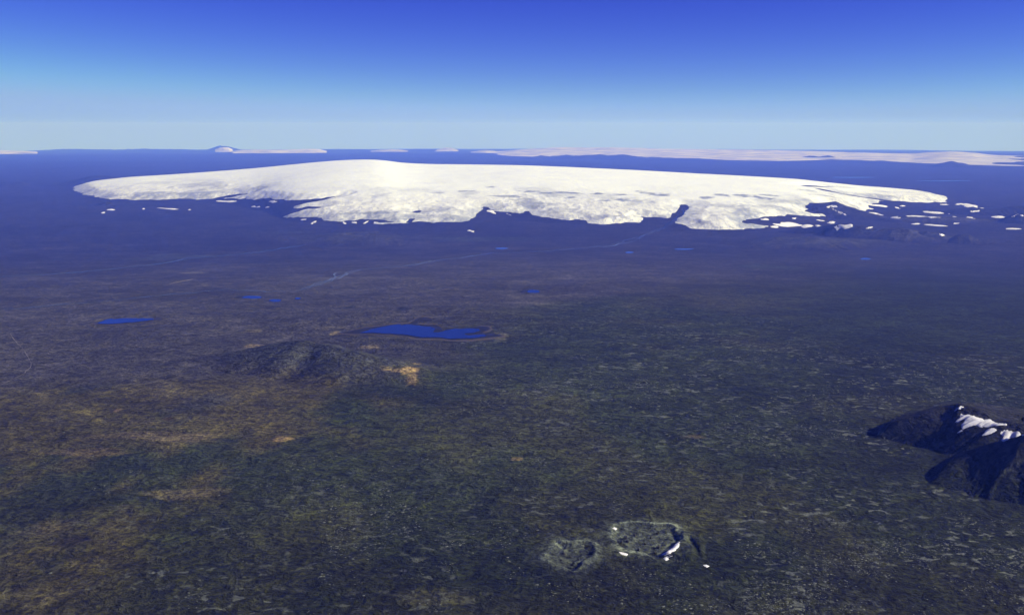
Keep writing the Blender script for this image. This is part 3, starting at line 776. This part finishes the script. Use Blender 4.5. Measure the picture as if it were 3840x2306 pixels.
# ------------------------------------------------------------------ craters
def crater(poly, pit, lab, seed, rim_h, depth, blocks, platform=None, grooves=()):
    lo, hi = poly.min(0) - 150, poly.max(0) + 170
    cell = 5.0
    X, Y = np.meshgrid(np.arange(lo[0], hi[0], cell), np.arange(lo[1], hi[1], cell))
    keepit = [p for p in PITS]
    PITS.clear()
    base = ground_h(X, Y)
    PITS.extend(keepit)
    s = sdist(X, Y, poly) + 16 * fbm(X / 70, Y / 70, seed, 4)
    out = rim_h * np.exp(-(np.maximum(-s, 0) / 62.0) ** 1.25)
    wall = sstep(0, 26, s)
    terr = 0.25 * sstep(40, 62, s + 12 * fbm(X / 60, Y / 60, seed + 3, 3))
    Z = base + np.where(s < 0, out, rim_h - (rim_h + depth) * (0.75 * wall + terr))
    Z = Z + 4.5 * fbm(X / 38, Y / 38, seed + 1, 4) * sstep(-140, -30, s) + 3.5 * np.maximum(ridged(X / 90, Y / 90, seed + 2, 3), 0) * sstep(20, 60, s)
    if platform is not None:
        ps = sdist(X, Y, platform) + 10 * fbm(X / 60, Y / 60, seed + 7, 3)
        Z = Z + 14 * sstep(-18, 14, ps) * sstep(10, -25, s)
    for pts, dep, gw in grooves:
        gd, _ = seg_dist(X, Y, to_ground(np.array(pts, float)), closed=False)
        Z = Z - dep * np.exp(-(gd / gw) ** 2)
    Z = Z - 6 * sstep(-110, -150, s)
    edge = np.minimum(np.minimum(X - lo[0], hi[0] - X), np.minimum(Y - lo[1], hi[1] - Y))
    Z = Z - 8 * sstep(25, 0, edge)
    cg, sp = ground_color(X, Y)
    k = (sstep(-95, -12, s) * 0.55 + sstep(-26, -8, s) * 0.45)[..., None]
    pale = np.array((0.055, 0.064, 0.044)) * (1 + 0.9 * np.exp(-((s + 5) / 11.0) ** 2))[..., None]
    pale = pale * (1 + 0.35 * fbm(X / 45, Y / 45, seed + 4, 4))[..., None]
    pale = np.where((s > 30)[..., None], pale * 0.9, pale)
    cg = cg * (1 - k) + pale * k
    sp = sp * (1 - k[..., 0] * 0.8)
    cx, cy = poly.mean(0)
    root = add('crater', None, None, label=lab, cat='crater')
    z0 = float(base.mean())
    root.location = (float(cx), float(cy), z0)
    V = np.stack([X - cx, Y - cy, Z - z0], -1)
    inn = s > 46
    kin = inn[:-1, :-1] & inn[1:, :-1] & inn[:-1, 1:] & inn[1:, 1:]
    add('rim', grid_mesh('rim', V, ~kin, cg, {'speck': sp}), MAT_GROUND, root)
    add('floor', grid_mesh('floor', V, kin, cg, {'speck': sp}), MAT_GROUND, root)
    rng = np.random.RandomState(seed)
    def zat(x, y):
        j = np.clip(int((x - lo[0]) / cell), 0, X.shape[1] - 1); i = np.clip(int((y - lo[1]) / cell), 0, X.shape[0] - 1)
        return Z[i, j]
    for (px, py, wpx, hgt) in blocks:
        bx, by = land([px], [py], sphere_h)
        w = wpx / FPX * by[0]
        n = 9
        ring = [(math.cos(t) * w * rng.uniform(0.35, 0.6), math.sin(t) * w * rng.uniform(0.35, 0.6)) for t in np.linspace(0, 2 * math.pi, n, endpoint=False)]
        v = [(x, y, -8.0) for x, y in ring] + [(x * rng.uniform(0.5, 0.85), y * rng.uniform(0.5, 0.85), hgt * rng.uniform(0.6, 1.05)) for x, y in ring] + [(0, 0, hgt)]
        f = [(i, (i + 1) % n, n + (i + 1) % n, n + i) for i in range(n)] + [(n + i, n + (i + 1) % n, 2 * n) for i in range(n)]
        me = bpy.data.meshes.new('lava_block'); me.from_pydata(v, [], f); me.update()
        o = add('lava_block', me, MAT_ROCK, root)
        o.location = (float(bx[0] - cx), float(by[0] - cy), float(zat(bx[0], by[0]) - z0))
    def surf(x, y):
        j = np.clip(((x - lo[0]) / cell).astype(int), 0, X.shape[1] - 1); i = np.clip(((y - lo[1]) / cell).astype(int), 0, X.shape[0] - 1)
        return Z[i, j]
    return (lo[0], hi[0], lo[1], hi[1], surf)
MAT_ROCK = simple('crater_rock', (0.030, 0.030, 0.024), (0.055, 0.054, 0.042), 14, 0.95, 3.0)
PLAT = to_ground(np.array([(2540, 2000), (2590, 2006), (2628, 2012), (2634, 2045), (2640, 2094), (2590, 2104), (2520, 2100), (2490, 2092), (2520, 2060)], float))
CR1 = crater(G_BIG, 0, 'larger flat volcanic crater holding a white snow wedge on its near rim', 901, 7, 6,
             [(2345, 2020, 20, 14), (2352, 2034, 14, 10), (2380, 2007, 14, 10), (2440, 2017, 12, 9), (2470, 2055, 22, 12), (2395, 2062, 16, 10), (2330, 2040, 14, 16), (2420, 2040, 10, 6), (2465, 2000, 12, 8), (2455, 2075, 14, 8)], PLAT,
             [([(2583, 2030), (2606, 2058), (2624, 2092)], 12, 14), ([(2435, 2080), (2470, 2095)], 10, 14)])
CR2 = crater(G_SMALL, 1, 'smaller pointed volcanic crater left of the larger one, with a dark right wall', 931, 9, 8,
             [(2115, 2076, 16, 10), (2140, 2085, 10, 6), (2105, 2096, 12, 6), (2170, 2100, 10, 6)], None, [([(2085, 2036), (2110, 2052)], 8, 14)])
def near_surf(X, Y):
    z = surf_h(X, Y)
    for (x0, x1, y0, y1, f) in (CR1, CR2):
        m = (X > x0 + 20) & (X < x1 - 20) & (Y > y0 + 20) & (Y < y1 - 20)
        if np.any(m):
            z = np.array(z); z[m] = np.maximum(z[m], f(X[m], Y[m]))
    return z

# ------------------------------------------------------------------ water, shores, tracks
def water(name, px, mat, lift, n, surf=sphere_h, wob=0.0, seed=0, flat=True):
    P = to_ground(np.array(px, float), surf)
    lo, hi = P.min(0), P.max(0)
    # outline subdivided and roughened
    Q = []
    L = np.hypot(*(np.roll(P, -1, 0) - P).T)
    for i in range(len(P)):
        a, b = P[i], P[(i + 1) % len(P)]
        k = max(1, int(L[i] / (L.sum() / n)))
        for t in range(k):
            Q.append(a + (b - a) * t / k)
    Q = np.array(Q)
    if wob:
        Q = Q + np.stack([fbm(Q[:, 0] / wob / 3, Q[:, 1] / wob / 3, seed, 3), fbm(Q[:, 0] / wob / 3, Q[:, 1] / wob / 3, seed + 9, 3)], 1) * wob
    z = ground_h(Q[:, 0], Q[:, 1])
    z = (np.full(len(Q), z.mean()) if flat else z) + lift
    me = bpy.data.meshes.new(name)
    me.from_pydata([(float(x), float(y), float(c)) for (x, y), c in zip(Q, z)], [], [tuple(range(len(Q)))])
    import bmesh
    bm = bmesh.new(); bm.from_mesh(me)
    bmesh.ops.triangulate(bm, faces=bm.faces[:])
    for f in bm.faces:
        if f.normal.z < 0:
            f.normal_flip()
    bm.to_mesh(me); bm.free()
    o = add(name, me, mat, kind='structure')
    recentre(o)
    return o
def swell(P, kx, ky):
    c = P.mean(0)
    return (P - c) * (kx, ky) + c
MAT_SHORE = simple('dry_shore', (0.085, 0.066, 0.040), (0.050, 0.045, 0.032), 150)
water('shore', swell(LAKE_MUD, 1.04, 1.16), MAT_SHORE, 1.2, 200, wob=30, seed=13)
water('shore', swell(LAKE2_MUD, 1.05, 1.2), MAT_SHORE, 1.2, 120, wob=25, seed=17)
water('mudflat', LAKE_MUD, MAT_MUD, 2.5, 160, wob=14, seed=3)
water('lake', LAKE, MAT_WATER, 5.0, 160, wob=9, seed=5)
water('mudflat', LAKE2_MUD, MAT_MUD, 2.5, 100, wob=12, seed=7)
water('lake', LAKE2, MAT_WATER, 5.0, 100, wob=8, seed=9)
def oval(cx, cy, hw, hh, n=22, seed=0):
    rng = np.random.RandomState(seed)
    return [(cx + hw * math.cos(t) * rng.uniform(0.8, 1.1), cy + hh * math.sin(t) * rng.uniform(0.8, 1.1)) for t in np.linspace(0, 2 * math.pi, n, endpoint=False)]
for i, (x, y, w, h) in enumerate([(945, 1119, 38, 3.2), (1033, 1130, 25, 3.2), (1117, 1122, 12, 2.2), (2000, 1097, 26, 3.4), (1880, 937, 24, 2.6), (2565, 939, 40, 1.9), (2360, 954, 16, 2.2), (3246, 972, 20, 2.2)]):
    water('pond', oval(x, y, w, h, seed=i), MAT_WATER, 9.0, 40)
    if i in (0, 3):
        water('mudflat', oval(x - 8, y, w * 1.45, h * 1.5, seed=i + 20), MAT_MUD, 5.5, 40)
for i, (x, y, w, h) in enumerate([(3198, 668, 80, 1.6), (3540, 682, 110, 1.6), (410, 674, 40, 1.4)]):
    water('lake', oval(x, y, w, h, seed=i + 40), MAT_SILT, 26.0, 40)

def ribbon(name, px, wpx, mat, lift, strands=1, seed=0, wander=0.0):
    P = to_ground(np.array(px, float), ground_h)
    t = np.concatenate([[0], np.cumsum(np.hypot(*np.diff(P, axis=0).T))])
    u = np.linspace(0, t[-1], 220)
    cx = np.interp(u, t, P[:, 0]); cy = np.interp(u, t, P[:, 1])
    w = np.interp(u, t, np.broadcast_to(np.asarray(wpx, float), t.shape)) / FPX * cy
    V, F = [], []
    for k in range(strands):
        off = wander * w * fbm(u / (t[-1] / 14), u * 0 + k * 3.7, seed + k, 4) * 2.2
        dx, dy = np.gradient(cx), np.gradient(cy)
        n = np.hypot(dx, dy) + 1e-6
        nx, ny = -dy / n, dx / n
        hw = w / 2 / max(1, strands * 0.6) * (0.42 + 0.5 * fbm(u / (t[-1] / 30), u * 0 + k * 5.1, seed + 50 + k, 3))
        # the width is a width across the track as well as along the view
        for sgn in (-1, 1):
            x = cx + nx * (off + sgn * hw); y = cy + ny * (off * 3.0 + sgn * hw)
            z = ground_h(x, y) + lift + k * 0.6
            V += list(zip(x.tolist(), y.tolist(), z.tolist()))
        b = k * 440
        F += [(b + i, b + i + 1, b + 220 + i + 1, b + 220 + i) for i in range(219)]
    me = bpy.data.meshes.new(name); me.from_pydata(V, [], F); me.update()
    o = add(name, me, mat, kind='structure')
    recentre(o)
    return o
ribbon('river', [(-60, 1038), (0, 1037), (130, 1032), (263, 1024), (400, 1012), (526, 998), (640, 982), (736, 967), (947, 950), (1104, 925), (1180, 905)], 15, MAT_SILT, 5.0, 3, 3, 1.2)
ribbon('river', [(2575, 782), (2556, 806), (2530, 828), (2490, 852), (2430, 878), (2380, 898), (2300, 920), (2210, 930), (2000, 945), (1840, 950), (1720, 968), (1620, 980), (1560, 992), (1470, 1003), (1360, 1012), (1299, 1024), (1270, 1034), (1236, 1046), (1200, 1062), (1178, 1073), (1150, 1080), (1120, 1092), (1060, 1095)],
       [9, 9, 10, 10, 10, 12, 12, 10, 10, 12, 14, 16, 16, 14, 14, 16, 18, 20, 18, 16, 14, 12, 9], MAT_SILT, 5.0, 4, 13, 1.4)
ribbon('river', [(1060, 1095), (999, 1096), (920, 1089), (841, 1087), (760, 1094), (684, 1102), (580, 1112), (473, 1123), (390, 1132), (316, 1138), (240, 1142), (158, 1150), (60, 1158), (-60, 1164)], [9, 8, 9, 9, 9, 10, 9, 9, 8, 9, 12, 10, 8, 8], MAT_SILT, 4.0, 2, 23, 1.2)
ribbon('track', [(38, 1252), (47, 1266), (66, 1290), (84, 1306), (92, 1316), (97, 1326), (108, 1345), (117, 1362), (116, 1374), (108, 1384), (96, 1392), (94, 1398), (70, 1412), (47, 1424), (10, 1440), (-40, 1452)], 6.5, MAT_TRACK, 2.0, 1, 33, 0.0)

# ------------------------------------------------------------------ snow patches
def stroke(pts, h):
    """outline of a tapering stroke, in rows and columns"""
    p = np.array(pts, float)
    t = np.concatenate([[0], np.cumsum(np.hypot(*np.diff(p, axis=0).T))]) if len(p) > 1 else np.array([0.0])
    u = np.linspace(0, t[-1], 9)
    x = np.interp(u, t, p[:, 0]); y = np.interp(u, t, p[:, 1])
    v = np.linspace(-1, 1, 9)
    k = 0.85 * h * np.maximum(1 - v ** 2, 0) ** 0.75
    steep = abs(y[-1] - y[0]) > abs(x[-1] - x[0]) * 0.45
    if steep:
        up = [(a - b * 1.6, c - b * 0.6) for a, b, c in zip(x, k, y)]; dn = [(a + b * 1.6, c + b * 0.6) for a, b, c in zip(x, k, y)]
    else:
        up = [(a, c - b) for a, b, c in zip(x, k, y)]; dn = [(a, c + b) for a, b, c in zip(x, k, y)]
    return up + dn[::-1][1:-1]
N_SNOW = [0]
def snow(label, px, org=(0, 0), sc=1.0, h=None, group=None, surf=None, cap=None, n=(40, 20), wob=True):
    px = np.array(px, float)
    if h is not None:
        px = np.array(stroke(px, h), float)
    px = px * sc + org
    surf = surf or surf_h
    P = to_ground(px, surf)
    size = min(np.ptp(P[:, 0]), np.ptp(P[:, 1]))
    N_SNOW[0] += 1
    me = patch_mesh('snow_patch', P, surf, n[0], n[1], grow=0.10, cap=cap or 14.0, lift=1.5, wob=size * (0.04 if cap else 0.14) if wob else 0, seed=1000 + N_SNOW[0], wl=size * (0.5 if cap else 0.8), hard=0.3)
    o = add('snow_patch', me, MAT_SNOW, label=label, cat='snow patch', group=group)
    recentre(o)
    return o
c8 = dict(org=(3200, 1400), sc=0.337)
snow('small bluish snow sliver just under the near mountain summit', [(1130, 416), (1150, 392), (1200, 366), (1224, 374), (1190, 396)], **c8, cap=8)
snow('long ragged snow patch stretched down the near mountain ridge', [(1150, 545), (1200, 492), (1206, 460), (1236, 468), (1270, 460), (1310, 470), (1340, 480), (1430, 500), (1450, 520), (1480, 515), (1520, 511), (1545, 532), (1610, 556), (1705, 563), (1705, 576), (1600, 578), (1500, 591), (1430, 585), (1390, 570), (1320, 562),
      (1270, 576), (1225, 588), (1238, 560), (1262, 512), (1240, 502), (1200, 522)], **c8, cap=8, n=(90, 60))
snow('small leaf-shaped snow patch on the near mountain, below the long one', [(1440, 686), (1500, 620), (1560, 614), (1586, 631), (1530, 666), (1480, 680)], **c8, cap=8)
snow('bright broad snow patch on the near mountain at the right edge', [(1675, 748), (1680, 706), (1650, 660), (1690, 632), (1715, 634), (1740, 652), (1760, 640), (1800, 650), (1830, 644), (1852, 666), (1892, 690), (1800, 710), (1720, 735)], **c8, cap=8, n=(50, 40))
snow('thin faint snow streak low on the dark mountain face', [(1158, 662), (1200, 633), (1214, 638), (1180, 656)], **c8, cap=4)
c3 = dict(org=(2000, 1900), sc=0.283, surf=near_surf)
snow('tiny white snow spot at the far left corner of the larger crater', [(1052, 286), (1075, 272), (1104, 290), (1085, 304)], **c3, cap=3)
snow('curved white snow sliver on the near left rim of the larger crater', [(1143, 600), (1180, 606), (1247, 628), (1232, 645), (1180, 632)], **c3, cap=3)
snow('white snow wedge with a trailing arm on the larger crater rim', [(1708, 632), (1780, 588), (1850, 543), (1890, 490), (1930, 468), (1918, 512), (1874, 567), (1814, 612), (1822, 650), (1845, 680), (1780, 686), (1755, 702), (1730, 670)], **c3, cap=8, n=(60, 60))
snow('tiny white snow spot on the lava right of the larger crater', [(2256, 772), (2290, 768), (2325, 785), (2300, 800)], **c3, cap=3)

c5 = dict(org=(2800, 700), sc=0.4207)
RG = 'snow patches on the hills right of the ice cap'
for lab, pts, h in [
        ('rounded white snowfield at the left foot of the flat-topped ridge', [(1262, 284), (1330, 280), (1412, 280)], 15),
        ('thin white snow line along the crest of the flat-topped ridge', [(1390, 262), (1500, 262), (1600, 268), (1720, 277)], 5),
        ('ragged oblong snow patch above the flat-topped ridge', [(1575, 222), (1660, 232), (1765, 238)], 12),
        ('short grey-white snow dash left of the long dash', [(1462, 333), (1545, 331)], 6.5),
        ('long thin snow dash below the flat-topped ridge', [(1562, 337), (1660, 342), (1785, 353)], 6.5),
        ('straight thin snow bar nearest the right edge', [(2285, 374), (2445, 379)], 7),
        ('oval snow patch under the hills at the right edge', [(2190, 271), (2295, 270)], 10),
        ('slanting snow patch left of the dark round hill', [(1985, 224), (2090, 216)], 8),
        ('small bright snow patch on the skyline hills, left of the curved one', [(1862, 162), (1930, 152)], 7),
        ('curved snow strip running down the skyline hills', [(1942, 153), (1985, 170), (2034, 192)], 6),
        ('checkmark-shaped snow patch right of the flat-topped ridge', [(1798, 238), (1850, 266), (1902, 248)], 8),
        ('thin snow line under the checkmark-shaped patch', [(1950, 266), (2025, 285)], 5),
        ('forked snow patch on the hill cut by the right edge', [(2368, 268), (2420, 245), (2466, 264)], 7),
        ('dim snow patch at the tip of the right ice arm', [(1725, 162), (1805, 155)], 6),
        ('pale snow strip just off the right ice arm', [(1318, 186), (1374, 196)], 6),
        ('second pale snow strip off the right ice arm, above the first', [(1368, 173), (1424, 173)], 6),
        ('white snow tongue pointing right under the ice arm', [(1090, 163), (1180, 170), (1256, 179)], 9),
        ('broken white snow band below the rock ridge, left piece', [(1072, 234), (1152, 239)], 7),
        ('broken white snow band below the rock ridge, right piece', [(1158, 244), (1216, 256)], 5),
        ('white streak running down the rock ridge beside the ice', [(735, 185), (800, 215), (860, 242), (905, 262)], 8),
        ('bright snow notch on top of the rock ridge beside the ice', [(715, 182), (760, 175), (806, 180)], 11),
        ('small dim snow dash left of the table mountain', [(626, 300), (694, 306)], 6),
        ('bright snow cornice on the left shoulder of the table mountain', [(732, 326), (784, 314)], 13),
        ('bluish shaded snow along the top of the table mountain face', [(800, 352), (860, 344), (934, 344)], 7),
        ('snow patch on the right shoulder of the table mountain', [(1062, 374), (1124, 360)], 8),
        ('big flat snowfield ahead of the right ice tongue', [(190, 322), (280, 340), (370, 345), (466, 338)], 21),
        ('oval snowfield right of the big flat one', [(482, 353), (584, 352)], 16),
        ('small snow patch under the big flat snowfield', [(216, 358), (278, 358)], 10),
        ('tiny snow spot right of the oval snowfield', [(616, 351), (654, 349)], 9),
        ('dim snow patch above the left end of the big flat snowfield', [(126, 292), (194, 290)], 9),
        ('small snow dash on the dark land above the big flat snowfield', [(408, 285), (448, 278)], 7),
        ('short snow dash right of the curved skyline strip', [(2072, 190), (2130, 193)], 5),
        ('short snow dash right of the long thin dash', [(1832, 332), (1904, 325)], 5),
        ('lone round white snow spot on the dark hills', [(1728, 430), (1750, 430)], 9)]:
    snow(lab, pts, h=h, **c5, group=RG)
c6 = dict(org=(900, 700), sc=0.445)
LG = 'snow patches in front of the ice cap margin'
for lab, pts, h in [
        ('bright snow patch in the dark notch left of the pointed ice tongue', [(240, 129), (315, 125)], 10),
        ('small bright snow block in the middle of the dark notch', [(98, 168), (138, 170)], 7),
        ('small snow dash right of the snow block in the notch', [(138, 172), (173, 172)], 5),
        ('small grey snow dash nearest the pointed ice tongue', [(216, 176), (249, 172)], 6),
        ('ragged snow strip left of the notch under the ice', [(-190, 120), (-120, 128), (-20, 122)], 9),
        ('two-lobed snow patch just below the pointed ice tongue', [(508, 280), (564, 275)], 5),
        ('slanting snow patch below the pointed ice tongue', [(596, 314), (645, 292)], 10),
        ('small hook of snow hanging from the ice front', [(872, 296), (893, 322)], 7),
        ('small snow patch left of the dark hollow in the ice front', [(942, 302), (994, 309)], 7),
        ('leaf-shaped snow patch in the dark hollow of the ice front', [(1036, 312), (1084, 291)], 8),
        ('snow patch at the right of the dark hollow in the ice front', [(1116, 300), (1184, 308)], 9),
        ('curved snow patch alone on the plain ahead of the ice', [(1910, 368), (1950, 370), (1976, 390)], 7),
        ('bright snow mass inside the bay of the ice front', [(2082, 204), (2120, 210), (2154, 226)], 14),
        ('small snow patch right of the bay in the ice front', [(2250, 228), (2280, 242)], 10)]:
    snow(lab, pts, h=h, **c6, group=LG)
c1 = dict(org=(0, 450), sc=0.5178)
for lab, pts, h in [
        ('long thin snow streak on the blue plain left of the notch', [(1135, 638), (1220, 645), (1320, 647)], 6),
        ('short snow dash under the left end of the ice cap', [(780, 650), (838, 650)], 6),
        ('tiny snow spot below the short dash at the left', [(734, 673), (762, 671)], 6),
        ('tiny snow dash left of the long thin streak', [(1030, 644), (1052, 643)], 5),
        ('tiny snow dash right of the long thin streak', [(1364, 650), (1382, 650)], 5)]:
    snow(lab, pts, h=h, **c1, group=LG)

# ------------------------------------------------------------------ nunataks on the ice rim
for lab, cr in [('small dark rock tip on the ice skyline right of the summit', [(1470, 625, 628), (1479, 619, 630), (1490, 622, 630), (1500, 627, 629)]),
                ('low dark rock tip on the ice skyline, centre right', [(2112, 640, 643), (2132, 632, 645), (2150, 637, 645), (2170, 642, 644)]),
                ('dark rock hump on the ice skyline near its right end', [(2820, 679, 682), (2838, 674, 683), (2850, 677, 683), (2862, 682, 682)])]:
    C = np.array(cr, float)
    a, b, c = ray(C[:, 0], C[:, 1])
    A = a / b
    yk = np.interp(A, TG, T_RY) - 150
    zt = CAMZ + c / b * yk
    n = 7
    V, F = [], []
    for i in range(len(C)):
        zb = float(ground_h(A[i:i + 1] * yk[i], yk[i:i + 1])[0]) + 20
        for j, (dy, k) in enumerate(((-420, 0), (-200, .55), (-60, .9), (0, 1), (80, .8), (220, .4), (420, 0))):
            V.append((float(A[i] * yk[i]) + 30 * math.sin(i * 3 + j), float(yk[i] + dy), zb + max(float(zt[i]) - zb, 40.0) * k - (30 if k == 0 else 0)))
    for i in range(len(C) - 1):
        for j in range(n - 1):
            F.append((i * n + j, (i + 1) * n + j, (i + 1) * n + j + 1, i * n + j + 1))
    me = bpy.data.meshes.new('nunatak'); me.from_pydata(V, [], F); me.update()
    o = add('nunatak', me, MAT_ROCK, label=lab, cat='rock')
    recentre(o)

# ------------------------------------------------------------------ pale lava outcrops on the broken field (nobody could count them)
def outcrops(n, seed):
    rng = np.random.RandomState(seed)
    k0 = n * 9
    Y = 1 / rng.uniform(1 / 22000.0, 1 / 3600.0, k0)
    X = Y * rng.uniform(-0.62, 0.62, k0)
    _, sp = ground_color(X, Y)
    cl = fbm(X / 420, Y / 700, 1201, 4)
    ok = rng.rand(k0) < sp * sstep(-0.15, 0.4, cl) * sstep(0.0, 0.35, fbm(X / 120, Y / 200, 1207, 3) + 0.22)
    X, Y = X[ok], Y[ok]
    ok = np.ones(len(X), bool)
    for poly in (G_BIG, G_SMALL):
        ok &= sdist(X, Y, poly) < -90
    for (x0, x1, y0, y1, rel) in HILLS[:3]:
        m = (X > x0) & (X < x1) & (Y > y0) & (Y < y1)
        ok[m] &= rel(X[m], Y[m]) < 4
    X, Y = X[ok][:n], Y[ok][:n]
    m = len(X)
    Z = surf_h(X, Y)
    L = np.minimum(rng.lognormal(0, 0.55, m) * 3.4, 11) * (0.55 + Y / 7500)
    rot = rng.normal(0.25, 0.5, m)
    k = 7
    t = np.linspace(0, 2 * np.pi, k, endpoint=False)
    r = rng.uniform(0.65, 1.15, (m, k))
    asp = rng.uniform(0.35, 0.75, m)[:, None]
    lx = np.cos(t)[None] * r * L[:, None]; ly = np.sin(t)[None] * r * L[:, None] * asp * 1.5
    c, q = np.cos(rot)[:, None], np.sin(rot)[:, None]
    bx, by = lx * c - ly * q, lx * q + ly * c
    H = L * rng.uniform(0.05, 0.13, m)
    V = np.zeros((m, 2 * k + 1, 3))
    V[:, :k, 0] = X[:, None] + bx; V[:, :k, 1] = Y[:, None] + by; V[:, :k, 2] = Z[:, None] - 5
    V[:, k:2 * k, 0] = X[:, None] + bx * 0.62; V[:, k:2 * k, 1] = Y[:, None] + by * 0.62; V[:, k:2 * k, 2] = Z[:, None] + H[:, None] * rng.uniform(0.5, 1.2, (m, k))
    V[:, 2 * k, 0] = X; V[:, 2 * k, 1] = Y; V[:, 2 * k, 2] = Z + H
    F = []
    for i in range(k):
        j = (i + 1) % k
        F += [(i, j, k + j), (i, k + j, k + i), (k + i, k + j, 2 * k)]
    F = np.array(F)
    FF = (F[None] + (np.arange(m) * (2 * k + 1))[:, None, None]).reshape(-1, 3)
    me = bpy.data.meshes.new('lava_outcrop')
    me.vertices.add(m * (2 * k + 1)); me.vertices.foreach_set('co', V.astype(np.float32).ravel())
    me.loops.add(FF.size); me.loops.foreach_set('vertex_index', FF.astype(np.int32).ravel())
    me.polygons.add(len(FF)); me.polygons.foreach_set('loop_start', (np.arange(len(FF)) * 3).astype(np.int32))
    me.update(calc_edges=True)
    return add('lava_outcrop', me, MAT_LAVA, kind='stuff', label='pale lava slabs strewn over the dark broken lava field', cat='lava')
outcrops(19000, 77)

# ------------------------------------------------------------------ haze
def haze_box():
    x, y0, y1, z0, z1 = 206000.0, -14000.0, 331000.0, -3420.0, CAMZ + 1200.0
    v = [(-x, y0, z0), (x, y0, z0), (x, y1, z0), (-x, y1, z0), (-x, y0, z1), (x, y0, z1), (x, y1, z1), (-x, y1, z1)]
    f = [(0, 3, 2, 1), (4, 5, 6, 7), (0, 1, 5, 4), (1, 2, 6, 5), (2, 3, 7, 6), (3, 0, 4, 7)]
    me = bpy.data.meshes.new('haze'); me.from_pydata(v, [], f); me.update()
    m = bpy.data.materials.new('haze'); m.use_nodes = True
    t = m.node_tree; t.nodes.clear()
    o = t.nodes.new('ShaderNodeOutputMaterial'); p = t.nodes.new('ShaderNodeVolumePrincipled')
    p.inputs['Color'].default_value = (0.084, 0.172, 1.0, 1)
    p.inputs['Absorption Color'].default_value = (1, 1, 1, 1)
    p.inputs['Density'].default_value = 1.0 / 85000.0
    p.inputs['Anisotropy'].default_value = 0.0
    t.links.new(p.outputs[0], o.inputs['Volume'])
    return add('haze', me, m, kind='stuff')
haze = haze_box()
